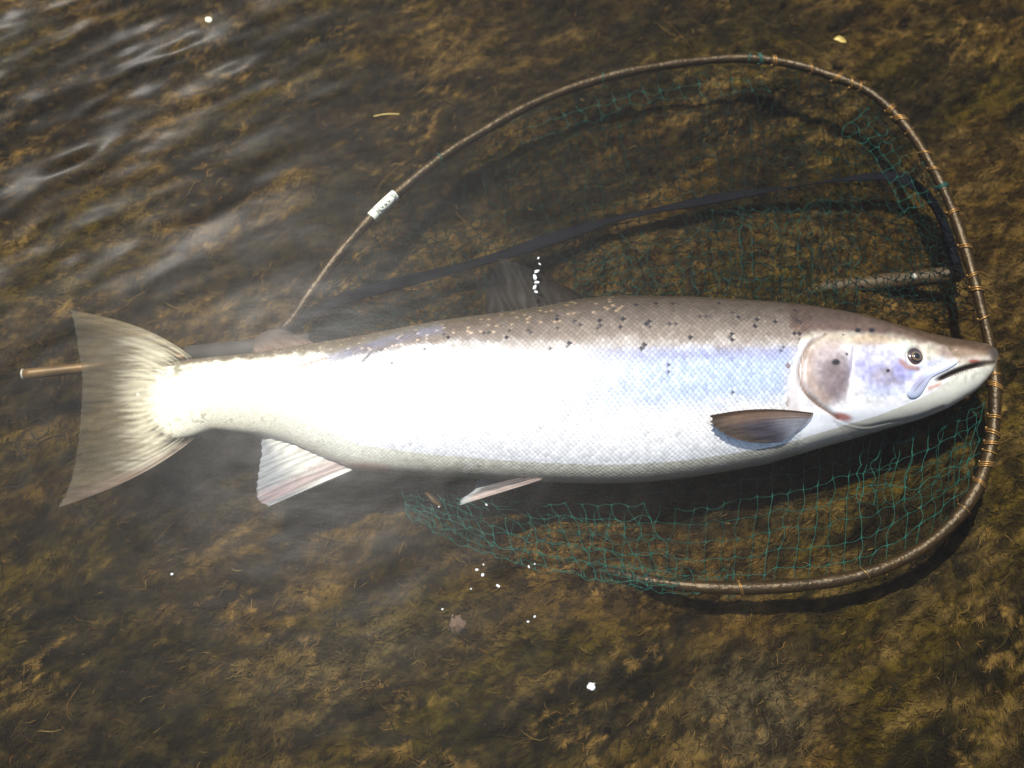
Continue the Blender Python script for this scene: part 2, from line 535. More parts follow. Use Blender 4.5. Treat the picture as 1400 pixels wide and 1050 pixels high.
def fish_relief(x, y):
    """height of the head's bones and folds over the smooth flank (metres)"""
    h = np.zeros(np.shape(x))
    # gill cover lifted over the shoulder
    d, t = seg_dist(x, y, OPERC)
    inside = smooth(1090, 1102, x) * smooth(452, 470, y) * (1 - smooth(1150, 1240, x)) * (1 - smooth(560, 580, y))
    h += 0.0016 * inside * smooth(0, 5, d)
    h -= 0.0022 * np.exp(-(d / 2.2) ** 2) * smooth(0.0, 0.15, t) * (1 - 0.7 * smooth(0.8, 1, t))
    e, t, d = polyd(x, y, PREOP, 1.9); h -= 0.0005 * e * np.sin(np.pi * np.clip(t, 0, 1))
    e, t, d = polyd(x, y, OPLOW, 2.2); h -= 0.0010 * e * smooth(0.05, 0.3, t)
    for B in BRANCH:
        e, t, d = polyd(x, y, B, 1.7); h -= 0.0008 * e * smooth(0.0, 0.25, t)
    e, t, d = polyd(x, y, MOUTH, 2.6); h -= 0.0055 * e * smooth(0.0, 0.25, t) * (1 - 0.6 * smooth(0.7, 1, t))
    d = np.hypot(x - EYE[0], y - EYE[1])
    h -= 0.0035 * (1 - smooth(9, 15, d)); h += 0.0005 * np.exp(-((d - 17) / 5) ** 2)
    # brow ridge, nostril
    e, t, d = polyd(x, y, [(1215, 470), (1250, 468), (1290, 475)], 7); h += 0.0010 * e
    e, t, d = polyd(x, y, [(1301, 478), (1306, 479)], 2.0); h -= 0.0016 * e
    return h


def fish_rgb(x, y, scale_part=False):
    ty, by = top_y(x), bot_y(x)
    d = (y - ty) / np.maximum(by - ty, 1)
    W = np.array([0.95, 0.95, 0.93])
    c = np.broadcast_to(W, np.shape(x) + (3,)).copy()
    n1 = N1.fbm(x / 26, y / 14, 3) - 0.5
    n2 = N2.fbm(x / 9, y / 7, 3) - 0.5
    c = mix(c, (0.95, 0.91, 0.80), 0.7 * smooth(480, 300, x))
    # belly: cream grey near the keel
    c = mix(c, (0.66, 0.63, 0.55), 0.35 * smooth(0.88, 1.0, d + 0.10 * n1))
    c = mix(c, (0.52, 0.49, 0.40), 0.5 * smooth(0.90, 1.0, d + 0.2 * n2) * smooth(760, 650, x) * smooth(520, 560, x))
    # blue flank towards the shoulder
    bl = smooth(660, 930, x) * (1 - smooth(1080, 1105, x)) * smooth(0.24, 0.30, d) * (1 - smooth(0.50, 0.68, d + 0.08 * n1))
    c = mix(c, (0.45, 0.57, 0.82), bl * 0.68)
    lav = smooth(640, 900, x) * (1 - smooth(1085, 1105, x)) * np.exp(-((d - 0.315 - 0.02 * n1) / 0.035) ** 2)
    c = mix(c, (0.42, 0.38, 0.66), lav * 0.35)
    # back
    edge = np.interp(x, [188, 300, 420, 500, 600, 700, 800, 900, 1000, 1100], [.05, .05, .09, .12, .15, .22, .27, .285, .285, .29])
    bk = 1 - smooth(edge * 0.62, edge * 1.22, d + 0.07 * n1 + 0.04 * n2)
    deep = 1 - smooth(0.0, edge * 0.75 + 0.01, d + 0.06 * n2)
    c = mix(c, (0.42, 0.36, 0.30), bk * 0.95)
    c = mix(c, (0.20, 0.165, 0.13), bk * deep * smooth(420, 860, x) * 0.95)
    c = mix(c, (0.27, 0.215, 0.16), bk * deep * (1 - smooth(420, 860, x)) * 0.8)
    # scraped strip behind the adipose
    sc_, t, dd = polyd(x, y, [(455, 489), (490, 479), (525, 468), (568, 455), (600, 450)], 7.5)
    c = mix(c, (0.40, 0.39, 0.43), np.clip(sc_ * 1.3, 0, 1) * (0.75 + 0.9 * n2).clip(0, 1))
    e, t, dd = polyd(x, y, [(497, 494), (508, 482), (530, 475)], 2.2); c = mix(c, (0.33, 0.31, 0.30), e * 0.8)
    e, t, dd = polyd(x, y, [(410, 502), (430, 495), (447, 489)], 2.5); c = mix(c, (0.55, 0.42, 0.32), e * 0.7)
    # vent
    c = mix(c, (0.62, 0.30, 0.27), 0.7 * blob(x, y, 500, 643, 34, 9, 1.0))
    # tail wrist flecks
    c = mix(c, (0.45, 0.42, 0.33), smooth(0.05, 0.25, n2) * (blob(x, y, 225, 502, 34, 12) + blob(x, y, 208, 580, 24, 10) + 0.6 * blob(x, y, 300, 572, 70, 9)).clip(0, 1))
    # ---- head
    hd = smooth(1089, 1099, x + 14 * smooth(470, 440, y))
    head = np.broadcast_to(np.array([0.84, 0.83, 0.81]), np.shape(x) + (3,)).copy()
    # crown line
    cy = np.interp(x, [1090, 1130, 1180, 1230, 1270, 1310, 1345, 1365], [462, 456, 458, 466, 474, 484, 490, 492])
    head = mix(head, (0.60, 0.56, 0.46), smooth(cy + 16, cy + 2, y) * 0.8)
    head = mix(head, (0.58, 0.48, 0.35), 0.8 * blob(x, y, 1190, 466, 34, 9, 0.9) + 0.0 * x)
    head = mix(head, (0.52, 0.43, 0.32), 0.8 * blob(x, y, 1128, 474, 26, 13, 0.9, -25))
    head = mix(head, (0.225, 0.165, 0.130), smooth(cy + 7, cy - 12, y + 14 * n1))
    head = mix(head, (0.16, 0.125, 0.10), smooth(cy - 12, cy - 26, y + 8 * n1) * 0.8)
    # gill cover plate: dusky violet with a rusty rear margin
    op = blob(x, y, 1133, 512, 36, 43, 0.5, 12) * (1 - smooth(1160, 1166, x + 0.12 * (y - 500)))
    head = mix(head, (0.47, 0.42, 0.42), op * (0.85 + 0.6 * n1).clip(0, 1))
    head = mix(head, (0.29, 0.24, 0.24), 0.85 * blob(x, y, 1140, 518, 22, 28, 0.9) * op)
    e, t, dd = polyd(x, y, [(1104, 486), (1104, 510), (1112, 532), (1128, 548)], 9)
    head = mix(head, (0.47, 0.36, 0.28), e * 0.6)
    # cheek
    ck = blob(x, y, 1205, 506, 40, 30, 0.7, 18)
    head = mix(head, (0.53, 0.53, 0.72), ck * (0.9 + 0.9 * n1).clip(0, 1))
    head = mix(head, (0.47, 0.42, 0.40), 0.7 * blob(x, y, 1213, 514, 20, 14, 1.0) * (0.8 + 2 * n2).clip(0, 1))
    head = mix(head, (0.43, 0.43, 0.68), 0.7 * blob(x, y, 1234, 506, 15, 11, 1.0, 30))
    head = mix(head, (0.50, 0.55, 0.78), 0.8 * polyd(x, y, [(1245, 508), (1265, 498), (1285, 492)], 5)[0])
    head = mix(head, (0.55, 0.60, 0.70), 0.5 * blob(x, y, 1210, 536, 30, 8, 1.0))
    # pale ring about the eye, brown below it
    head = mix(head, (0.80, 0.84, 0.72), 0.8 * blob(x, y, 1236, 476, 11, 9, 1.0))
    head = mix(head, (0.66, 0.62, 0.50), 0.6 * blob(x, y, 1272, 485, 16, 11, 0.9))
    head = mix(head, (0.42, 0.24, 0.15), 0.75 * polyd(x, y, [(1232, 494), (1240, 502), (1254, 504)], 4)[0])
    # snout
    head = mix(head, (0.45, 0.36, 0.31), 0.85 * blob(x, y, 1315, 484, 36, 9, 0.8, 8))
    head = mix(head, (0.72, 0.66, 0.65), 0.85 * polyd(x, y, [(1300, 496), (1325, 491), (1352, 490)], 4.5)[0])
    head = mix(head, (0.42, 0.10, 0.09), 0.7 * blob(x, y, 1332, 494, 8, 2.6, 1.0))
    head = mix(head, (0.17, 0.165, 0.18), 0.75 * blob(x, y, 1361, 482, 8, 8, 0.9))
    # jaw
    e, t, dd = polyd(x, y, MOUTH, 3.5); head = mix(head, (0.12, 0.09, 0.09), (e * 1.25).clip(0, 1) * smooth(0.0, 0.2, t) * (1 - 0.5 * smooth(0.7, 1, t)))
    head = mix(head, (0.58, 0.33, 0.24), 0.7 * polyd(x, y, [(1271, 531), (1285, 525)], 3.0)[0])
    th = np.exp(-((y - np.interp(x, MOUTH[:, 0], MOUTH[:, 1]) - 5) / 2.0) ** 2) * smooth(1303, 1308, x) * (1 - smooth(1324, 1330, x))
    head = mix(head, (0.16, 0.14, 0.12), 0.7 * th * (np.sin(x * 1.9) > 0.2))
    head = mix(head, (0.62, 0.62, 0.60), 0.5 * blob(x, y, 1262, 560, 40, 8, 1.0, -14))
    # seams
    upper = (1 - smooth(8, 22, y - np.interp(x, [1100, 1240, 1300, 1360], [545, 535, 512, 497])))
    head = mix(head, (0.93, 0.93, 0.92), (1 - upper) * 0.8)
    head = head * (1 + upper * 0.45 * (N4.fbm(x / 5, y / 5, 3) - 0.5) + upper * 0.3 * (N3.fbm(x / 17, y / 14, 3) - 0.5))[..., None]
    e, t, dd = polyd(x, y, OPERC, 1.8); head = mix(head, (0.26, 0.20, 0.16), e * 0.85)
    e, t, dd = polyd(x, y, PREOP, 1.2); head = mix(head, (0.36, 0.33, 0.38), e * 0.7)
    e, t, dd = polyd(x, y, OPLOW, 1.5); head = mix(head, (0.48, 0.44, 0.40), e * 0.6)
    for B in BRANCH:
        e, t, dd = polyd(x, y, B, 1.3); head = mix(head, (0.52, 0.50, 0.48), e * 0.6)
    head = mix(head, (0.50, 0.20, 0.17), 0.85 * blob(x, y, 1151, 570, 13, 4.5, 0.9, 12))
    for (sx, sy, sr) in [(1142, 496, 4.8), (1173, 451.5, 3.6), (1192, 451.5, 3.4), (1157, 485, 1.8), (1214, 507, 2.4), (1153, 458, 1.4)]:
        head = mix(head, (0.045, 0.04, 0.04), 0.95 * blob(x, y, sx, sy, sr * 1.15, sr * 0.85, 0.5))
    c = mix(c, (0.80, 0.77, 0.75), blob(x, y, 1090, 530, 15, 42, 0.8))
    c = c * (1 - hd[..., None]) + head * hd[..., None]
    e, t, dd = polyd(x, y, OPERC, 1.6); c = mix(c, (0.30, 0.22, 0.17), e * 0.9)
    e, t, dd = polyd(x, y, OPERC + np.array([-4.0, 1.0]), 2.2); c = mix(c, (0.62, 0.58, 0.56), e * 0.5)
    # the far side of the gill slit just before the pectoral fin
    c = mix(c, (0.36, 0.25, 0.20), 0.75 * polyd(x, y, [(1076, 556), (1077, 545)], 2.2)[0])
    c = mix(c, (0.35, 0.22, 0.20), 0.7 * blob(x, y, 1078, 501, 2.6, 3, 0.8))
    c = np.clip(c, 0, 1) ** 1.5 * (0.66 + 0.20 * hd)[..., None]
    return c * (1 + 0.10 * n2)[..., None]


SPOTS = [(725, 451, 'h'), (762, 434, 'p'), (761, 448, 's'), (792, 440, 'h'), (821, 441, 'v'), (816, 450, 's'), (851, 440, 'v'), (870, 419, 's'),
         (887, 444, 't'), (920, 441, 'h'), (896, 416, 's'), (922, 417, 's'), (881, 473, 'v'), (776, 472, 'v'), (751, 478, 's'), (961, 432, 'h'),
         (1001, 460, 't'), (1008, 430, 'h'), (1035, 440, 'v'), (1062, 439, 's'), (1070, 476, 'v'), (1092, 459, 't'), (1094, 440, 'h'),
         (916, 503, 'v'), (1005, 537, 's'), (667, 455, 'h'), (694, 457, 'v'), (612, 459, 'h'), (580, 478, 's'), (536, 497, 's'), (1020, 416, 's'),
         (983, 415, 's'), (435, 482, 's'), (1086, 424, 's'), (945, 459, 's'), (840, 425, 's')]

xs_tail = np.concatenate([[187, 187.4, 188.2, 189.5], np.arange(191, 1085, 3.0)])
xs_head = np.arange(1085, 1352, 1.5)
xs_tip = 1364.5 - 12.5 * np.cos(np.linspace(0, np.pi / 2, 16)) ** 1.0
xs_tip = 1352 + 12.5 * np.sin(np.linspace(0, np.pi / 2, 16))
SX = np.concatenate([xs_tail, xs_head, xs_tip])
NPHI = 300
PHI = np.linspace(0, 2 * np.pi, NPHI, endpoint=False)
ty, by, th = top_y(SX), bot_y(SX), sm_interp(THK, SX, 12)


def fish_surface(sx, phi):
    """point on the smooth body: sx station pixel, phi angle from the back (0) over the near flank to the belly (pi)"""
    t_, b_, h_ = top_y(sx), bot_y(sx), sm_interp(THK, sx, 12)
    # the outline is the seen silhouette: pull the mid-plane in a touch for the tilted view
    cy = (t_ + b_) / 2; hy = (b_ - t_) / 2
    cth, sth = np.cos(phi), np.sin(phi)
    # solve so that the silhouette of the tilted oval touches the outline
    k = h_ * math.sin(TILT) / (DIST / FPX)
    hy2 = np.sqrt(np.maximum(hy ** 2 - k ** 2, (hy * 0.80) ** 2))
    yy = cy - hy2 * np.sign(cth) * np.abs(cth)
    P = at(sx, yy, np.full(np.shape(yy), FISH_Z))
    P = P + np.stack([np.zeros_like(yy), np.zeros_like(yy), h_ * np.sign(sth) * np.abs(sth) ** np.where(cth < 0, 0.98, 0.95)], -1)
    return P


SXg, PHg = np.meshgrid(SX, PHI, indexing='ij')
P0 = fish_surface(SXg, PHg)
mir = np.where(PHg > np.pi, 2 * np.pi - PHg, PHg)
Pm = fish_surface(SXg, mir)                    # near-flank twin of every point: both flanks carry the same marks
ax, ay = proj(Pm)
rel = fish_relief(ax, ay) * smooth(0.02, 0.25, np.sin(mir))
sgn = np.where(PHg > np.pi, -1.0, 1.0)
P0[..., 2] += rel * sgn
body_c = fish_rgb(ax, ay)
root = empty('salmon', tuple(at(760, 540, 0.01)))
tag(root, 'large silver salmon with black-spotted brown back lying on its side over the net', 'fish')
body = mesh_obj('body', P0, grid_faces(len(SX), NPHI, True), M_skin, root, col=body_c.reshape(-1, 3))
bvh = BVHTree.FromPolygons([tuple(p) for p in P0.reshape(-1, 3)], grid_faces(len(SX), NPHI, True).tolist())


def on_body(px, py, lift=0.0):
    d = ray(px, py); d = d / np.linalg.norm(d)
    hit, nrm, idx, dist = bvh.ray_cast(Vector(CAM), Vector(d))
    if hit is None: return None, None
    nrm = Vector(nrm)
    if nrm.dot(Vector(d)) > 0: nrm = -nrm
    return np.array(hit + nrm * lift), np.array(nrm)


# scales: overlapping rounded plates, one sheet of thousands
def make_scales():
    rows = np.linspace(math.radians(4), math.radians(176), 80)
    Vs, Fs, Cs = [], [], []
    spots = []
    for (sx, sy, kd) in SPOTS:
        off = {'s': [(0, 0)], 'h': [(-4, -1), (3, 2)], 'v': [(1, -4), (-1.5, 4)], 't': [(-5, 0), (1, -4), (4, 4)], 'p': [(0, -2), (1, 3)]}[kd]
        for o in off: spots.append((sx + o[0], sy + o[1]))
    spots = np.array(spots)
    # stations whose spacing follows the body depth
    st = [214.0]
    while st[-1] < 1098:
        dp = bot_y(st[-1]) - top_y(st[-1])
        st.append(st[-1] + 0.0275 * float(dp) + 0.55)
    st = np.array(st)
    K = 8
    ang = np.linspace(0, 2 * np.pi, K, endpoint=False)
    SXs, PHs = [], []
    for j, ph in enumerate(rows):
        s2 = st.copy()
        if j % 2: s2[:-1] = 0.5 * (st[:-1] + st[1:])
        SXs.append(s2); PHs.append(np.full_like(s2, ph))
    sx = np.concatenate(SXs); ph = np.concatenate(PHs)
    sx = sx + rng.normal(0, 0.25, len(sx)); ph = ph + rng.normal(0, 0.0035, len(ph))
    P = fish_surface(sx, ph)
    px, py = proj(P)
    # the scaled skin ends at the shoulder in a curve
    lim = np.interp(py, [400, 440, 470, 500, 540, 580, 620, 660], [1118, 1108, 1092, 1082, 1072, 1080, 1120, 1120])
    k = (px < lim) & (sx < 1098) & (sx > 212)
    sx, ph, P, px, py = sx[k], ph[k], P[k], px[k], py[k]
    e = 2.0
    T = fish_surface(sx + e, ph) - fish_surface(sx - e, ph); T /= np.linalg.norm(T, axis=1)[:, None]
    B = fish_surface(sx, ph + 0.01) - fish_surface(sx, ph - 0.01); bl = np.linalg.norm(B, axis=1) / 0.02; B /= np.linalg.norm(B, axis=1)[:, None]
    Nn = np.cross(T, B); Nn /= np.linalg.norm(Nn, axis=1)[:, None]
    Nn = np.where((Nn[:, 2] < 0)[:, None] & (np.sin(ph) > 0.15)[:, None], -Nn, Nn)
    cen = fish_surface(sx, np.full_like(ph, 1.5)); cen = cen - np.array([0, 0, 1]) * sm_interp(THK, sx, 12)[:, None]
    Nn = np.where((np.sum((P - cen) * Nn, 1) < 0)[:, None], -Nn, Nn)
    dp = (bot_y(sx) - top_y(sx))
    mpp = DIST / FPX * 0.98
    la = (0.0275 * dp + 0.55) * mpp * 0.62            # half length along the body
    drow = rows[1] - rows[0]
    lb = bl * drow * 0.98                              # half height across
    la = np.maximum(la, 0.0009); lb = np.clip(lb, 0.0005, la * 1.15)
    base = fish_rgb(px, py)
    dmin = np.min(np.hypot(px[:, None] - spots[None, :, 0], py[:, None] - spots[None, :, 1]), axis=1)
    rad = 3.3
    spot = np.zeros(len(sx), bool)
    for q in spots: spot[np.argmin(np.hypot(px - q[0], py - q[1]))] = True
    tone = rng.normal(1.0, 0.075, len(sx))
    base = base * tone[:, None]
    gold = (rng.random(len(sx)) < 0.07) & (py < top_y(px) + 24) & (px < 860)
    inner = base.copy()
    inner[gold] = np.minimum(base[gold] * 1.6 + np.array([0.07, 0.045, 0.015]), 0.6)
    inner[spot] = np.array([0.016, 0.015, 0.018])
    n = len(sx)
    tilt = 0.10 + rng.normal(0, 0.035, n)
    V = np.zeros((n, 1 + 2 * K, 3)); C = np.zeros((n, 1 + 2 * K, 3))
    lift = 0.00030
    V[:, 0] = P + Nn * (lift + 0.00012)
    # rim darker in the blue shoulder and brown back, where the skin shows between the plates
    rimd = 0.50 + 0.08 * smooth(700, 480, px) + 0.22 * smooth(0.55, 0.75, (py - top_y(px)) / dp)
    C[:, 0] = inner
    smk = np.where(rng.random(n) < 0.5, 0.9, 0.35)[:, None]
    for i, rr_ in ((0, 0.76), (1, 1.0)):
        for q in range(K):
            a = ang[q]
            du = math.cos(a) * la * rr_; dv = math.sin(a) * lb * rr_
            z = lift - du * tilt - 0.00022 * (rr_ ** 2)
            V[:, 1 + i * K + q] = P + T * du[:, None] + B * dv[:, None] + Nn * z[:, None]
            C[:, 1 + i * K + q] = base * (1.0 if i == 0 else rimd)[:, None] if i else np.where(spot[:, None], inner * smk + base * (1 - smk), inner)
    o = (np.arange(n) * (1 + 2 * K))[:, None]
    F = []
    for q in range(K):
        q2 = (q + 1) % K
        F.append(np.stack([o[:, 0] + 1 + q, o[:, 0] + 1 + K + q, o[:, 0] + 1 + K + q2, o[:, 0] + 1 + q2], -1))
    for q in range(0, K, 2):
        F.append(np.stack([o[:, 0], o[:, 0] + 1 + q, o[:, 0] + 1 + (q + 1) % K, o[:, 0] + 1 + (q + 2) % K], -1))
    return V.reshape(-1, 3), np.vstack(F), C.reshape(-1, 3)


V, F, C = make_scales()
scales = mesh_obj('scales', V, F, M_scale, root, col=C)
scales['kind'] = 'stuff'


def fin(name, base_px, tip_px, zb, zt, colf, alphaf, nray=16, nu=26, per=7, thick=0.0011, ragged=2.0, parent=None, arch=0.0, seed=0, fold=0.0, bulge=0.0):
    """fin web swept from a base line to a free edge; rays are ridges, the free edge is uneven"""
    r = np.random.default_rng(seed)
    nv = nray * per + 1
    b = spline(base_px, nv); t = spline(tip_px, nv)
    wobk = 0.15 if name == 'tail_fin' else 0.8
    vv = np.linspace(0, 1, nv); uu = np.linspace(0, 1, nu)
    rag = np.repeat(r.random(nray + 1), per)[:nv]
    ray_ = 0.5 + 0.5 * np.cos(vv * nray * 2 * np.pi)         # 1 on a ray
    t = t - (t - b) / (np.linalg.norm(t - b, axis=1)[:, None] + 1e-6) * (ragged * (rag + 0.8 * (1 - ray_)))[:, None]
    U, Vv = np.meshgrid(uu, vv, indexing='ij')
    wob = ragged * wobk * np.sin(U * 3.1 + Vv * 9 + seed) * U * (1 - U)
    px = b[None, :, 0] * (1 - U) + t[None, :, 0] * U + wob
    py = b[None, :, 1] * (1 - U) + t[None, :, 1] * U + wob * 0.6
    z0 = zb(b[:, 0], b[:, 1]) if callable(zb) else np.full(nv, zb)
    z = z0[None] * (1 - U) + (zt if np.isscalar(zt) else np.asarray(zt(Vv))) * U + arch * np.sin(np.pi * U)
    z = z + fold * np.sin(Vv * 7 + seed) * U
    py = py + bulge * np.sin(np.pi * U ** 0.8) * (2 * Vv - 1)
    P = at(px, py, z)
    rr = 0.5 + 0.5 * np.cos((Vv * nray + 0.25 * np.sin(U * 6 + Vv * 20)) * 2 * np.pi)
    rr2 = 0.5 + 0.5 * np.cos((Vv * nray * 2) * 2 * np.pi)
    rr = rr * (1 - U * 0.5) + rr2 * U * 0.5                    # rays fork outward
    hgt = thick * (0.35 + 0.65 * rr) * (1 - 0.75 * U)
    up = P.copy(); up[..., 2] += hgt; dn = P.copy(); dn[..., 2] -= hgt
    Vt = np.stack([up, dn], 0).reshape(-1, 3)
    f = grid_faces(nu, nv); nn = nu * nv
    rim = []
    loop = [(i, 0) for i in range(nu)] + [(nu - 1, j) for j in range(1, nv)] + [(i, nv - 1) for i in range(nu - 2, -1, -1)] + [(0, j) for j in range(nv - 2, 0, -1)]
    ids = [i * nv + j for i, j in loop]
    for a, c in zip(ids, ids[1:] + ids[:1]): rim.append([a, c, nn + c, nn + a])
    Fc = np.vstack([f, f[:, ::-1] + nn, np.array(rim)])
    c = colf(U, Vv, rr, px, py); al = np.clip(alphaf(U, Vv, rr), 0, 1)
    return mesh_obj(name, Vt, Fc, M_fin, parent or root, col=np.vstack([c.reshape(-1, 3)] * 2), attrs={'alpha': np.concatenate([al.ravel()] * 2)})


def lerp3(a, b, t): return np.asarray(a) * (1 - t[..., None]) + np.asarray(b) * t[..., None]


# tail
def c_tail(U, V, R, px, py):
    st = N3.fbm(px / 60, py / 3.0, 3) - 0.5
    c = lerp3((0.74, 0.68, 0.55), (0.16, 0.13, 0.085), smooth(0.12, 0.62, U + 0.7 * st))
    c = mix(c, (0.30, 0.20, 0.17), 0.6 * smooth(0.86, 0.97, V))
    c = mix(c, (0.28, 0.21, 0.12), 0.5 * smooth(0.14, 0.03, V))
    c = mix(c, (0.15, 0.145, 0.13), 0.45 * smooth(0.80, 1.0, U))
    return c * (0.80 + 0.25 * R + 1.0 * st)[..., None].clip(0.2, 1.5)


def z_tail(bx, by):
    o = []
    for x_, y_ in zip(bx, by):
        q, _ = on_body(x_, y_)
        o.append(FISH_Z if q is None else q[2] + 0.0002)
    return np.array(o)


def a_tail(U, V, R):
    st = N4.fbm(U * 3.0, V * 60, 3) - 0.5
    return np.minimum(smooth(-0.01, 0.24, U + 0.75 * st * (0.3 + U)), (0.99 - 0.70 * smooth(0.25, 0.95, U)) * (0.85 + 0.2 * R + 0.35 * st))


fin('tail_fin', [(263, 489), (243, 497), (226, 509), (214, 525), (210, 545), (214, 565), (226, 580), (246, 597), (270, 595)],
    [(95, 423), (101, 445), (107, 480), (112, 515), (111, 550), (107, 600), (101, 640), (91, 672), (78, 695)],
    z_tail, lambda V: 0.060 + 0.012 * (V - 0.5), c_tail, a_tail,
    nray=24, nu=60, per=6, thick=0.0009, ragged=0.9, seed=1, fold=0.003, bulge=13.0)


# anal fin
def c_anal(U, V, R, px, py):
    st = N2.fbm(px / 30, py / 2.5, 3) - 0.5
    c = lerp3((0.78, 0.76, 0.74), (0.30, 0.315, 0.36), smooth(0.15, 0.8, U + 0.3 * st))
    c = mix(c, (0.34, 0.20, 0.23), 0.65 * smooth(0.70, 0.85, V + 0.2 * st) * (1 - smooth(0.90, 0.97, V)))
    return c * (0.72 + 0.40 * R + 0.35 * st)[..., None].clip(0.3, 1.4)


fin('anal_fin', [(364, 594), (388, 600), (420, 612), (450, 627), (482, 643)],
    [(357, 597), (356, 625), (351, 655), (352, 683), (366, 693)],
    FISH_Z - 0.002, 0.064, c_anal, lambda U, V, R: 0.98 - 0.22 * smooth(0.5, 1, U) * (1 - R), nray=10, nu=26, per=9, thick=0.0022, ragged=1.6, seed=2)


# back fin, smoky and under the surface
def c_dors(U, V, R, px, py):
    st = N2.fbm(px / 14, py / 14, 3) - 0.5
    c = lerp3((0.040, 0.031, 0.027), (0.020, 0.017, 0.018), smooth(0.1, 0.9, U))
    return c * (0.65 + 0.5 * R + 0.6 * st)[..., None].clip(0.3, 1.4)


fin('dorsal_fin', [(664, 432), (695, 428), (730, 423), (765, 416), (802, 408)],
    [(664, 398), (672, 372), (684, 350), (722, 364), (772, 390)],
    FISH_Z + 0.004, 0.086, c_dors, lambda U, V, R: (0.86 - 0.42 * smooth(0.3, 1, U)) * (0.80 + 0.2 * R), nray=12, nu=24, per=8, thick=0.0016, ragged=2.5, seed=3)


def c_adip(U, V, R, px, py):
    return lerp3((0.20, 0.12, 0.09), (0.11, 0.085, 0.08), smooth(0.1, 0.9, U))


fin('adipose_fin', [(346, 485), (370, 482), (400, 477), (432, 471)], [(347, 463), (362, 452), (385, 450), (412, 460)],
    FISH_Z, 0.068, c_adip, lambda U, V, R: 0.82 - 0.35 * U, nray=3, nu=16, per=10, thick=0.003, ragged=0.5, seed=4)


# pelvic pair
def c_pelv(U, V, R, px, py):
    st = N2.fbm(px / 30, py / 2.5, 3) - 0.5
    c = lerp3((0.40, 0.32, 0.30), (0.15, 0.13, 0.14), smooth(0.0, 0.3, U))
    c = mix(c, (0.50, 0.40, 0.39), smooth(0.56, 0.74, V + 0.12 * st))
    c = mix(c, (0.42, 0.45, 0.48), smooth(0.82, 0.97, U))
    return c * (0.8 + 0.3 * R + 0.4 * st)[..., None].clip(0.3, 1.4)


fin('pelvic_fin', [(738, 646), (741, 649), (742, 652), (741, 656)], [(650, 668), (640, 676), (630, 683), (628, 691)],
    FISH_Z + 0.006, 0.076, c_pelv, lambda U, V, R: 0.98 + 0 * U, nray=7, nu=26, per=8, thick=0.0018, ragged=1.0, seed=5)
fin('pelvic_fin', [(716, 655), (722, 658), (728, 660), (734, 661)], [(655, 655), (650, 661), (647, 667), (650, 672)],
    FISH_Z - 0.018, 0.046, lambda U, V, R, px, py: lerp3((0.4, 0.37, 0.34), (0.32, 0.38, 0.44), U), lambda U, V, R: 0.95 - 0.2 * U, nray=6, nu=20, per=8, thick=0.0014, ragged=1.0, seed=6)


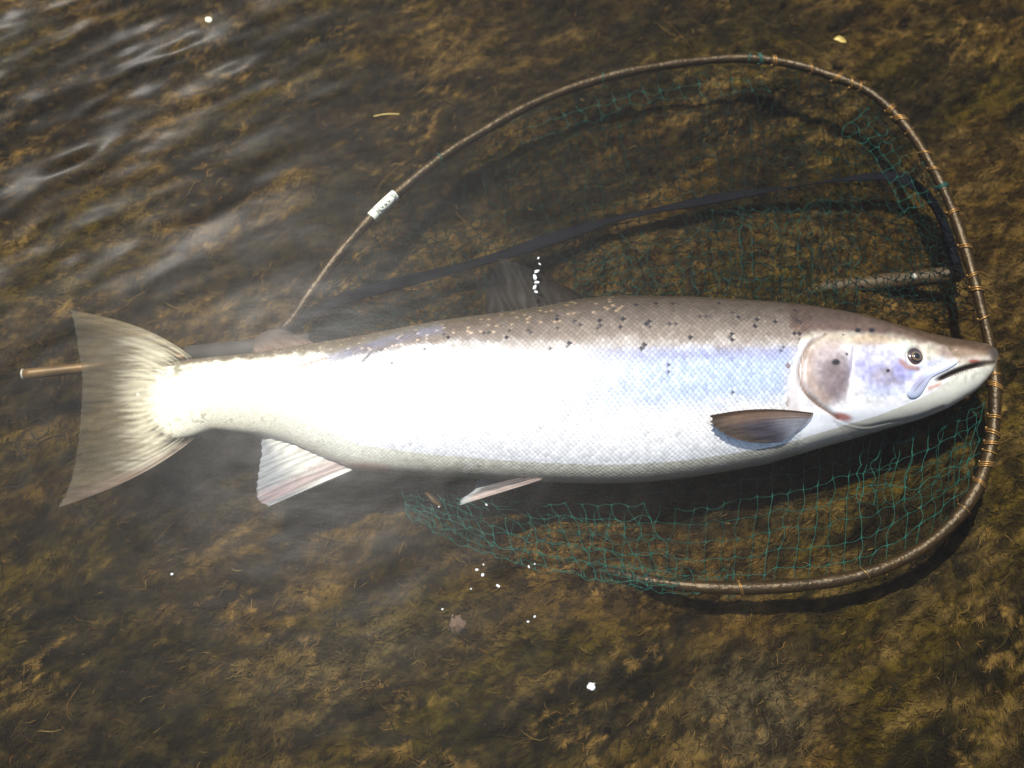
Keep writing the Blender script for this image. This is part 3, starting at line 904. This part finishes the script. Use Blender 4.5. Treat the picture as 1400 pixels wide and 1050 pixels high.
# pectoral fin lies back along the flank
def pect():
    r = np.random.default_rng(9)
    nray, per, nu = 12, 8, 44
    nv = nray * per + 1
    b = spline([(1112, 566), (1108, 574), (1100, 583), (1088, 592)], nv)
    t = spline([(966, 571), (969, 578), (975, 586), (984, 593), (998, 600), (1016, 604), (1036, 606), (1056, 605)], nv)
    vv = np.linspace(0, 1, nv); uu = np.linspace(0, 1, nu)
    ray_ = 0.5 + 0.5 * np.cos(vv * nray * 2 * np.pi)
    rag = np.repeat(r.random(nray + 1), per)[:nv]
    t = t + np.stack([(4.5 * rag + 3 * (1 - ray_)) * (1 - vv * 0.6), 0 * vv], -1)
    U, Vv = np.meshgrid(uu, vv, indexing='ij')
    px = b[None, :, 0] * (1 - U) + t[None, :, 0] * U
    py = b[None, :, 1] * (1 - U) + t[None, :, 1] * U
    py = py - 9.0 * np.sin(np.pi * np.clip(U * 0.86 + 0.04, 0, 1)) * (1 - Vv) ** 1.2 + 4 * np.sin(np.pi * U) * Vv
    rr = 0.5 + 0.5 * np.cos(Vv * nray * 2 * np.pi)
    P = np.zeros((nu, nv, 3))
    for i in range(nu):
        for j in range(nv):
            q, _ = on_body(px[i, j], py[i, j])
            if q is None: q = at(px[i, j], py[i, j], FISH_Z + 0.01)
            zz = q[2] + 0.0010 + 0.0085 * U[i, j] ** 0.7 * (0.35 + 0.65 * (1 - Vv[i, j]))
            P[i, j] = at(px[i, j], py[i, j], zz)
    h = 0.0007 * (0.7 + 0.3 * rr) * (1 - 0.6 * U)
    up = P.copy(); up[..., 2] += h; dn = P.copy(); dn[..., 2] -= h
    f = grid_faces(nu, nv); nn = nu * nv; rim = []
    loop = [(i, 0) for i in range(nu)] + [(nu - 1, j) for j in range(1, nv)] + [(i, nv - 1) for i in range(nu - 2, -1, -1)] + [(0, j) for j in range(nv - 2, 0, -1)]
    ids = [i * nv + j for i, j in loop]
    for a, c_ in zip(ids, ids[1:] + ids[:1]): rim.append([a, c_, nn + c_, nn + a])
    st = N2.fbm(px / 40, py / 2.2, 3) - 0.5
    c = lerp3((0.34, 0.35, 0.38), (0.085, 0.076, 0.088), smooth(0.12, 0.55, U + 0.2 * st))
    c = mix(c, (0.115, 0.088, 0.06), smooth(0.62, 0.95, U) * 0.8)
    c = mix(c, (0.22, 0.145, 0.095), 0.85 * smooth(0.30, 0.12, Vv + 0.15 * st) * smooth(1.0, 0.75, U))
    c = mix(c, (0.06, 0.036, 0.022), 0.9 * smooth(0.075, 0.02, Vv))
    c = mix(c, (0.32, 0.33, 0.36), 0.55 * smooth(0.72, 1.0, Vv) * smooth(0.9, 0.3, U))
    c = c * (0.88 + 0.12 * rr + 0.7 * st)[..., None].clip(0.3, 1.5)
    al = np.clip(0.99 - 0.12 * smooth(0.7, 1, U) * (1 - rr), 0, 1)
    return mesh_obj('pectoral_fin', np.stack([up, dn], 0).reshape(-1, 3), np.vstack([f, f[:, ::-1] + nn, np.array(rim)]), M_fin, root,
                    col=np.vstack([c.reshape(-1, 3)] * 2), attrs={'alpha': np.concatenate([al.ravel()] * 2)})


pect()

# eye: globe > iris ring, pupil
ec, en = on_body(EYE[0], EYE[1]); en = en * 0.6 + np.array([0, 0, 0.4]); en /= np.linalg.norm(en)
e1 = np.cross(en, [0, 1.0, 0]); e1 /= np.linalg.norm(e1); e2 = np.cross(en, e1)
mpp = DIST / FPX


def dome(c, rx, ry, h, n=28, m=9, ox=0.0, oy=0.0, lift=0.0, hole=0.0):
    a = np.linspace(0, 2 * np.pi, n, endpoint=False); r = np.linspace(max(hole, 0.02), 1, m)
    R, A = np.meshgrid(r, a, indexing='ij')
    P = c + (R * np.cos(A) * rx + ox)[..., None] * e1 + (R * np.sin(A) * ry + oy)[..., None] * e2 + (lift + h * np.sqrt(np.maximum(1 - R ** 2, 0)))[..., None] * en
    return P.reshape(-1, 3), grid_faces(m, n, True), R.ravel(), A.ravel()


Vd, Fd, R, A = dome(ec, 13.0 * mpp, 14.2 * mpp, 0.0042, lift=-0.0010)
cc = np.tile(np.array([0.035, 0.022, 0.020]), (len(R), 1)); cc = mix(cc, (0.09, 0.06, 0.04), smooth(0.75, 1.0, R))
eye = mesh_obj('eye', Vd, Fd, M_eye, root, col=cc)
oy = 2.2 * mpp * (1 if e2[1] < 0 else -1)
Vd, Fd, R, A = dome(ec, 7.0 * mpp, 7.0 * mpp, 0.0014, ox=0.6 * mpp, oy=oy, lift=0.0033, hole=0.30)
cc = np.tile(np.array([0.085, 0.055, 0.030]), (len(R), 1)); cc = mix(cc, (0.20, 0.135, 0.05), np.exp(-((R - 0.52) / 0.08) ** 2)); cc = mix(cc, (0.13, 0.088, 0.04), np.exp(-((R - 0.85) / 0.08) ** 2))
mesh_obj('iris', Vd, Fd, M_eye, eye, col=cc)
Vd, Fd, R, A = dome(ec, 4.6 * mpp, 4.6 * mpp, 0.0008, ox=0.6 * mpp, oy=oy, lift=0.0042)
mesh_obj('pupil', Vd, Fd, M_eye, eye, col=np.tile(np.array([0.012, 0.011, 0.010]), (len(R), 1)))

# upper jaw bone: a flat paddle proud of the cheek
def paddle():
    cx, cy = MAXI[:, 0], MAXI[:, 1]
    out_ = spline(np.vstack([MAXI, MAXI[:1]]), 73)[:-1]
    spine = spline([(1308, 496), (1295, 502), (1280, 509), (1268, 516), (1258, 525), (1250, 535)], 200)
    rings = []
    for k in (1.0, 0.93, 0.75, 0.5, 0.25, 0.03):
        tgt = np.array([spine[np.argmin(np.hypot(*(spine - p).T))] for p in out_])
        rings.append(tgt + (out_ - tgt) * k)
    hts = [-0.0010, 0.0009, 0.0016, 0.0019, 0.0020, 0.0020]
    V = []; C = []
    for rg, h in zip(rings, hts):
        for p in rg:
            q, nn = on_body(p[0], p[1])
            V.append(at(p[0], p[1], q[2] + h))
            t = smooth(1240, 1300, np.array(p[0]))
            c = np.array([0.66, 0.70, 0.80]) * (1 - t) + np.array([0.72, 0.74, 0.82]) * t
            g = float(blob(np.array(p[0]), np.array(p[1]), 1254, 520, 12, 9, 1.0, -45))
            c = c * (1 - 0.6 * g) + np.array([0.50, 0.46, 0.58]) * 0.6 * g
            if h < 0: c = np.array([0.17, 0.16, 0.19])
            C.append(c ** 1.6 * 0.75)
    nv = len(out_)
    return mesh_obj('upper_jaw_bone', np.array(V), grid_faces(6, nv, True), M_skin, root, col=np.array(C))


paddle()

# ------------------------------------------------------------------ landing net
net = empty('landing_net', tuple(at(860, 500, 0.0)))
tag(net, 'green mesh landing net with bronze hoop, navy strap and long handle under the fish', 'landing net')
HOOP = [(386, 452, .030), (402, 434, .034), (430, 393, .038), (470, 340, .042), (515, 290, .044), (560, 250, .044), (610, 211, .044), (660, 180, .044),
        (720, 146, .043), (780, 121, .042), (840, 103, .042), (900, 91, .042), (960, 83, .042), (1020, 80, .044), (1080, 87, .047), (1140, 105, .050), (1190, 127, .054),
        (1230, 163, .058), (1262, 207, .062), (1288, 255, .065), (1310, 310, .067), (1327, 365, .068), (1341, 420, .067), (1353, 470, .064), (1360, 520, .060),
        (1359, 575, .056), (1351, 625, .052), (1333, 672, .049), (1304, 712, .046), (1262, 748, .043), (1210, 775, .040), (1150, 792, .036), (1080, 801, .032),
        (1010, 804, .028), (950, 802, .024), (900, 796, .016), (850, 786, .002), (800, 772, -.018), (770, 762, -.030)]
hp = spline([at(x, y, z + 0.008) for x, y, z in HOOP], 320)
hx, hy_ = proj(hp)
hr = np.interp(np.arange(320), [0, 60, 150, 200, 240, 319], [.0052, .0052, .0046, .0050, .0058, .0056]) 
hr = hr * (1 + 0.30 * (N1.fbm(np.arange(320) / 4.0, np.zeros(320), 3) - 0.5))
V, F = tube(hp, hr, 14)
mesh_obj('hoop', V, F, M_bronze, net)

# label wrapped on the hoop: plate > lens outline, marks, band
li = [i for i in range(320) if 506 < hx[i] < 541 and hy_[i] < 320]
i0, i1 = li[0], li[-1]
lp = hp[i0:i1 + 1]
lpd = spline(lp, 40)
tg = np.gradient(lpd, axis=0); tg /= np.linalg.norm(tg, axis=1)[:, None]
vw = CAM - lpd; vw -= tg * np.sum(vw * tg, 1)[:, None]; vw /= np.linalg.norm(vw, axis=1)[:, None]
sdv = np.cross(tg, vw)
lr = float(hr[i0]) + 0.0007


def on_label(s, a, r):
    i = s * 39
    k = np.clip(np.floor(i).astype(int), 0, 38); f = (i - k)[..., None]
    p = lpd[k] * (1 - f) + lpd[k + 1] * f; w = vw[k]; q = sdv[k]
    return p + r * (np.cos(a)[..., None] * w + np.sin(a)[..., None] * q)


S, A = np.meshgrid(np.linspace(0, 1, 40), np.radians(np.linspace(-75, 75, 15)), indexing='ij')
lab = mesh_obj('label_plate', np.vstack([on_label(S, A, lr).reshape(-1, 3), on_label(S, A, lr - 0.0012).reshape(-1, 3)]),
               np.vstack([grid_faces(40, 15), grid_faces(40, 15)[:, ::-1] + 600]), M_white, net)
ss = np.linspace(0.24, 0.97, 40)
wd = np.sin(np.pi * (ss - 0.24) / 0.73) ** 0.8
for side in (-1, 1):
    pth = on_label(ss, np.radians(side * 46 * wd), lr + 0.0002)
    V, F = tube(pth, 0.00032, 5); mesh_obj('lens_outline', V, F, M_ink, lab)
V, F = tube(on_label(np.full(20, 0.21), np.radians(np.linspace(-72, 72, 20)), lr + 0.0002), 0.00042, 5); mesh_obj('band', V, F, M_ink, lab)
for (s0, a0, s1, a1) in [(0.36, -14, 0.42, 12), (0.42, 12, 0.45, -10), (0.40, 2, 0.45, 2), (0.50, -12, 0.53, 14), (0.53, 14, 0.58, 8), (0.58, 8, 0.54, -4),
                         (0.64, -10, 0.68, 10), (0.68, 10, 0.72, -2), (0.84, -20, 0.90, 14), (0.30, -8, 0.32, 8)]:
    V, F = tube(on_label(np.linspace(s0, s1, 6), np.radians(np.linspace(a0, a1, 6)), lr + 0.0002), 0.00034, 5)
    mesh_obj('letter_mark', V, F, M_ink, lab)

# lashing turns and knots round the hoop
def ring_at(i, rad, wire, turns=1.0, slant=0.0):
    t = hp[min(i + 1, 319)] - hp[i - 1]; t /= np.linalg.norm(t)
    a_ = np.cross(t, [0, 0, 1.0]); a_ /= np.linalg.norm(a_); b_ = np.cross(t, a_)
    q = np.linspace(0, 2 * np.pi * turns, int(18 * turns))
    return hp[i] + rad * (np.cos(q)[:, None] * a_ + np.sin(q)[:, None] * b_) + (q / (2 * np.pi) * wire * 2.2 + slant * np.cos(q))[:, None] * t


LASH = [48, 88, 120, 240, 262, 284]; q_ = 122
while q_ < 236:
    LASH.append(q_); q_ += int(rng.choice([2, 2, 3, 3, 4, 6, 8]))
for i in LASH:
    w = float(rng.uniform(0.0005, 0.0011)) if i < 232 else 0.0006
    V, F = tube(ring_at(i, hr[i] + w * 0.6, w, 1.0 + rng.integers(0, 3), rng.normal(0, 0.0022)), w, 6)
    mesh_obj('lashing', V, F, M_lash if rng.random() < 0.88 and i > 100 else M_lashg, net)

# handle in two telescoping sizes, sleeve, cap, rivet
ha = at(33, 512, 0.040); hb = at(1312, 374, 0.022)
hdir = (hb - ha) / np.linalg.norm(hb - ha)


def hpt(px_):
    xs_ = np.linspace(0, 1, 400); P = ha[None] + (hb - ha)[None] * xs_[:, None]
    return P[np.argmin(np.abs(proj(P)[0] - px_))]


ends = [hpt(33), hpt(1162)]
V, F = tube(np.linspace(hpt(33), hpt(400), 40), 0.0052, 14); mesh_obj('handle_rod', V, F, M_rod, net)
V, F = tube(np.linspace(hpt(33) - hdir * 0.0012, hpt(33) + hdir * 0.0003, 4), 0.0055, 14); mesh_obj('end_cap', V, F, M_cap, net)
V, F = tube(np.linspace(hpt(256), hpt(425), 20), 0.0105, 16); mesh_obj('grip_sleeve', V, F, M_sleeve, net)
ta, tb = at(1312, 374, 0.028), at(1090, 399, -0.026)
V, F = tube(np.linspace(ta, tb, 40), 0.0085, 16); mesh_obj('handle_tube', V, F, M_handle, net)
pr = ta + (tb - ta) * 0.29
V, F = tube(np.array([pr + [0, -0.001, 0.0075], pr + [0, -0.001, 0.0092], pr + [0, -0.001, 0.0096]]), [0.0031, 0.0029, 0.0016], 12); mesh_obj('rivet', V, F, M_cap, net)

# carry strap
ST = spline([(392, 455), (430, 425), (480, 405), (540, 388), (620, 368), (690, 348), (760, 325), (830, 303), (890, 289), (950, 277), (1010, 266), (1080, 256), (1150, 246), (1205, 241), (1240, 247),
             (1270, 270), (1290, 305), (1302, 345), (1310, 380)], 160)
stz = 0.026 + 0.004 * np.sin(np.arange(160) / 9.0)
sp = at(ST[:, 0], ST[:, 1], stz)
tg = np.gradient(sp, axis=0); tg /= np.linalg.norm(tg, axis=1)[:, None]
side = np.cross(tg, [0, 0, 1.0]); side /= np.linalg.norm(side, axis=1)[:, None]
tw = np.interp(np.arange(160), [0, 25, 60, 90, 120, 135, 159], [0.3, 0.1, 0.35, 0.6, 0.9, 0.3, 0.1]) + 0.25 * np.sin(np.arange(160) / 5.5)
wdir = side * np.cos(tw)[:, None] + np.array([0, 0, 1.0]) * np.sin(tw)[:, None]
nd = np.cross(tg, wdir)
hw = 0.0065 * (1 + 0.12 * np.sin(np.arange(160) / 7.0))
Vs = []
for (a, b) in [(-1, -1), (-0.5, -1.2), (0, -1.3), (0.5, -1.2), (1, -1), (1, 1), (0.5, 1.2), (0, 1.3), (-0.5, 1.2), (-1, 1)]:
    Vs.append(sp + wdir * (a * hw)[:, None] + nd * (b * 0.0007))
mesh_obj('carry_strap', np.stack(Vs, 1), grid_faces(160, 10, True), M_strap, net)


# netting: knotted square mesh, sagging from the hoop to the bed
def coons(top, bot, nu, nv):
    a = spline(top, nu); b = spline(bot, nu)
    V = np.linspace(0, 1, nv)[None, :, None]
    return a[:, None, :] * (1 - V) + b[:, None, :] * V


twine_parts = []; twine_cols = []


def netting(G, jit, zf, seed, sag=0.8, drop=0.0, r0=0.00025, sub=4, tone=1.0):
    r = np.random.default_rng(seed)
    nu, nv = G.shape[:2]
    off = np.stack([N1.fbm(G[..., 0] / 60 + seed, G[..., 1] / 60, 2) - 0.5, N2.fbm(G[..., 0] / 60, G[..., 1] / 60 + seed, 2) - 0.5], -1) * jit * 3.2
    G = G + off + r.normal(0, jit * 0.22, G.shape)
    Zg = zf(G[..., 0], G[..., 1]) + 0.006 * (N3.fbm(G[..., 0] / 40 + seed * 3, G[..., 1] / 40, 2) - 0.5)

    def strand(P2, z2, closed_nodes):
        n = len(P2)
        u = np.linspace(0, n - 1, (n - 1) * sub + 1)
        i = np.minimum(u.astype(int), n - 2); f = u - i
        q = P2[i] * (1 - f)[:, None] + P2[i + 1] * f[:, None]
        bow = r.normal(0, 1, n)[i] * jit * 0.55
        d = P2[i + 1] - P2[i]; d = d / (np.linalg.norm(d, axis=1)[:, None] + 1e-9)
        q = q + np.stack([-d[:, 1], d[:, 0]], -1) * (bow * np.sin(np.pi * f))[:, None]
        z = z2[i] * (1 - f) + z2[i + 1] * f - 0.0008 * np.sin(np.pi * f)
        P = at(q[:, 0], q[:, 1], z)
        k = np.exp(-(np.minimum(f, 1 - f) / 0.10) ** 2)
        V, F = tube(P, r0 * (1 + 1.1 * k), 4, caps=False)
        twine_parts.append((V, F))
        c = np.array([0.0105, 0.066, 0.053]) * tone * r.uniform(0.5, 1.5) * (1 + 0 * V[:, :1])
        c = c * (0.8 + 0.5 * r.random((len(V) // 4, 1)).repeat(4, 0))
        twine_cols.append(c)

    for j in range(nv):
        a = 0
        while a < nu - 1:
            b = nu if drop == 0 else min(nu, a + 2 + int(r.integers(3, 14)))
            if r.random() >= drop: strand(G[a:b, j], Zg[a:b, j], None)
            a = b - 1
    for i in range(nu):
        a = 0
        while a < nv - 1:
            b = nv if drop == 0 else min(nv, a + 2 + int(r.integers(1, 6)))
            if r.random() >= drop: strand(G[i, a:b], Zg[i, a:b], None)
            a = b - 1


zlow = lambda x, y: 0.026 + 0.022 * smooth(1150, 1350, x) + 0.010 * smooth(700, 560, x)
netting(coons([(560, 640), (640, 640), (760, 650), (900, 655), (1050, 628), (1180, 592), (1290, 555), (1352, 530)],
              [(556, 700), (610, 733), (700, 770), (800, 789), (920, 806), (1060, 806), (1200, 780), (1320, 695)], 38, 8), 4.5, zlow, 21)
# the slack bag folded back on itself at the tail end
netting(coons([(540, 668), (575, 655), (610, 652), (660, 668), (720, 690), (800, 690), (880, 690)],
              [(560, 705), (605, 732), (650, 752), (700, 770), (770, 785), (840, 792), (930, 800)], 18, 6), 5.5, lambda x, y: 0.040 + 0 * x, 22)
netting(coons([(543, 662), (570, 660), (600, 668), (640, 690)], [(560, 700), (590, 722), (630, 735), (690, 752)], 9, 4), 5.0, lambda x, y: 0.046 + 0 * x, 23)
# the far half, crumpled on the weed between hoop and back
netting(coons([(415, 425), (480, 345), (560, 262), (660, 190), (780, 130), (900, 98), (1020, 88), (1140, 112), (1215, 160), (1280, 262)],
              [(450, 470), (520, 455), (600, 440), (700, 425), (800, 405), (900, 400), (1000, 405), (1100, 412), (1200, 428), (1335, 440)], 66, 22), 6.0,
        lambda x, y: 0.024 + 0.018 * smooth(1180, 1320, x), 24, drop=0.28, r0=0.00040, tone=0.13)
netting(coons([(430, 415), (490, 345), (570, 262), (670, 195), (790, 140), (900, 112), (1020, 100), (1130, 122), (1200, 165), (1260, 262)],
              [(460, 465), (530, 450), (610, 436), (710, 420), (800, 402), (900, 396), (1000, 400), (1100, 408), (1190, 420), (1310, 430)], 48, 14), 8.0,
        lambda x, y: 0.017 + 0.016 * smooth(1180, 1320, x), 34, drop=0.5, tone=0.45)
netting(coons([(780, 350), (850, 330), (920, 318), (1000, 300), (1080, 285), (1170, 275)],
              [(800, 405), (870, 402), (940, 404), (1010, 408), (1090, 414), (1170, 420)], 26, 8), 8.0, lambda x, y: 0.028 + 0 * x, 25, drop=0.3, tone=0.6)
netting(coons([(1195, 140), (1225, 165), (1250, 200), (1272, 240), (1290, 275)], [(1150, 170), (1180, 200), (1205, 230), (1225, 260), (1240, 290)], 10, 5), 4.5, lambda x, y: 0.050 + 0 * x, 26)
netting(coons([(700, 165), (780, 135), (870, 112), (960, 100), (1040, 100)], [(715, 195), (790, 165), (880, 142), (970, 132), (1050, 130)], 16, 3), 5.0, lambda x, y: 0.034 + 0 * x, 27, drop=0.15)
netting(coons([(1180, 600), (1250, 575), (1310, 555), (1356, 540)], [(1170, 690), (1240, 680), (1300, 660), (1340, 640)], 9, 6), 6.0, lambda x, y: 0.045 + 0 * x, 28, drop=0.3)
netting(coons([(800, 765), (840, 768), (880, 772), (930, 778), (1000, 780)], [(810, 792), (850, 800), (900, 808), (950, 812), (1020, 812)], 14, 4), 5.5, lambda x, y: 0.036 + 0 * x, 29)
V, F = join(twine_parts)
mesh_obj('netting', V, F, M_twine, net, col=np.vstack(twine_cols))

# ------------------------------------------------------------------ small things


def lump(name, px, py, z, rx, ry, rz, mat, seed, label, cat, group=None, rough=0.25):
    c = at(px, py, z)
    n, m_ = 18, 12
    t, p = np.meshgrid(np.linspace(0.05, np.pi - 0.05, m_), np.linspace(0, 2 * np.pi, n, endpoint=False), indexing='ij')
    d = np.stack([np.sin(t) * np.cos(p), np.sin(t) * np.sin(p), np.cos(t)], -1)
    k = 1 + rough * (N1.fbm(d[..., 0] * 2.2 + seed * 3.1 + 20, d[..., 1] * 2.2 + d[..., 2] * 1.3 + 20, 3) - 0.5) * 2
    V = d * k[..., None] * np.array([rx, ry, rz])
    V = V.reshape(-1, 3)
    F = grid_faces(m_, n, True)
    o = mesh_obj(name, np.vstack([V]), F, mat)
    o.location = c
    o.rotation_euler = (0, 0, seed * 1.3)
    return tag(o, label, cat, group)


lump('stone', 622, 846, 0.001, 0.014, 0.013, 0.009, M_stone, 1, 'small pinkish stone bared among olive algae below the slack end of the net', 'stone')
lump('foam_fleck', 285, 27, WATER_Z + 0.001, 0.0036, 0.0040, 0.0016, M_petal, 3, 'cream petal-like fleck drifting on the rippled grey water far from the net', 'fleck')
lump('foam_fleck', 808, 938, WATER_Z + 0.001, 0.0026, 0.0032, 0.0014, M_glint_fleck, 4, 'white fleck drifting alone over dark olive algae', 'fleck', None, 0.7)
for k, (gx_, gy_) in enumerate(GLINTS):  # white specks added on the water to paint its sun glints
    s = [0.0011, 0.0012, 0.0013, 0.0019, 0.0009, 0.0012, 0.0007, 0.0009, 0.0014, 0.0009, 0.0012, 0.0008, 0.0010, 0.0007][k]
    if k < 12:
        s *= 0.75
        lump('foam_bubble', gx_, gy_, WATER_Z + 0.0004, s * (0.7 + 0.6 * ((k * 7) % 5) / 5), s * (1 + 0.7 * ((k * 3) % 4) / 4), s * 0.7, M_glint_fleck, 5 + k, 'tiny white foam bubble floating near the slack end of the net', 'bubble', 'foam bubbles by the net', 0.4)
lump('foam_bubble', 235, 785, WATER_Z + 0.0004, 0.001, 0.0012, 0.0007, M_glint_fleck, 40, 'tiny white foam bubble floating below the tail fin', 'bubble', None, 0.1)  # one more added white speck, a sun glint drawn solid


def leaf(name, px, py, z, L, W, ang, mat, label, cat, curl=0.002, group=None):
    n, m_ = 12, 7
    U, Vv = np.meshgrid(np.linspace(0, 1, n), np.linspace(-1, 1, m_), indexing='ij')
    w = W * np.sin(np.pi * np.clip(U * 0.94 + 0.03, 0, 1)) ** 0.7
    P = np.stack([(U - 0.5) * L, Vv * w / 2 + 0.06 * W * np.sin(U * 9), curl * (Vv ** 2 + np.sin(U * 4))], -1).reshape(-1, 3)
    Q = P - np.array([0, 0, 0.0004])
    f = grid_faces(n, m_); nn = n * m_
    loop = [(i, 0) for i in range(n)] + [(n - 1, j) for j in range(1, m_)] + [(i, m_ - 1) for i in range(n - 2, -1, -1)] + [(0, j) for j in range(m_ - 2, 0, -1)]
    ids = [i * m_ + j for i, j in loop]
    rim = [[a, b, nn + b, nn + a] for a, b in zip(ids, ids[1:] + ids[:1])]
    o = mesh_obj(name, np.vstack([P, Q]), np.vstack([f, f[:, ::-1] + nn, np.array(rim)]), mat)
    o.location = at(px, py, z); o.rotation_euler = (0, 0, math.radians(ang))
    return tag(o, label, cat, group)


leaf('leaf', 592, 683, 0.047, 0.020, 0.005, -40, M_leaf, 'orange brown leaf caught in the slack end of the netting', 'leaf')
leaf('leaf', 1148, 56, 0.035, 0.014, 0.008, -12, M_straw, 'pale yellow leaf lying in the algae beyond the far side of the hoop', 'leaf')
leaf('leaf', 1258, 221, 0.060, 0.008, 0.004, 70, M_straw, 'tiny golden leaf scrap caught beside the lashed part of the hoop', 'leaf')  # straw-coloured scrap added to paint a golden glint
stp = spline([at(511, 159, 0.030), at(528, 156, 0.032), at(546, 156, 0.031)], 14)
V, F = tube(stp, 0.0007, 6); o = mesh_obj('straw_stem', V, F, M_straw); tag(o, 'thin yellow straw stem in the algae outside the straight side of the hoop', 'straw')

for k, (gx_, gy_) in enumerate([(736, 353), (738, 361), (734, 371), (731, 379), (734, 386), (731, 393), (733, 399)]):  # short row of white specks painting the sun streak over the fin
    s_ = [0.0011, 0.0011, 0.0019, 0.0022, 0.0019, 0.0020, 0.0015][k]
    lump('foam_bubble', gx_, gy_, WATER_Z + 0.0004, s_ * 0.75, s_ * 1.25, s_ * 0.6, M_glint_fleck, 60 + k, 'bright bubble in the short row over the dorsal fin', 'bubble', 'row of bubbles over the dorsal fin', 0.5)
for k, pts in enumerate([[(5, 665), (30, 664), (42, 640), (28, 620), (25, 612), (35, 585), (52, 572), (66, 580), (64, 592), (50, 600), (40, 588)],
                         [(30, 610), (45, 612), (55, 605), (70, 598), (86, 594)]]):
    q = spline(pts, 60)
    V, F = tube(at(q[:, 0], q[:, 1], WATER_Z - 0.004 + 0.002 * np.sin(np.arange(60) / 7.0)), 0.0004 + 0.0005 * np.sin(np.arange(60) / 5.0) ** 2, 6)
    o = mesh_obj('weed_filament', V, F, M_curl)  # added dark thread drawing the water's refraction curls
    tag(o, ['long dark weed filament ending in a loop, drifting behind the tail fin edge', 'smooth dark weed filament drifting beside the end of the handle rod and tail fin'][k], 'weed')
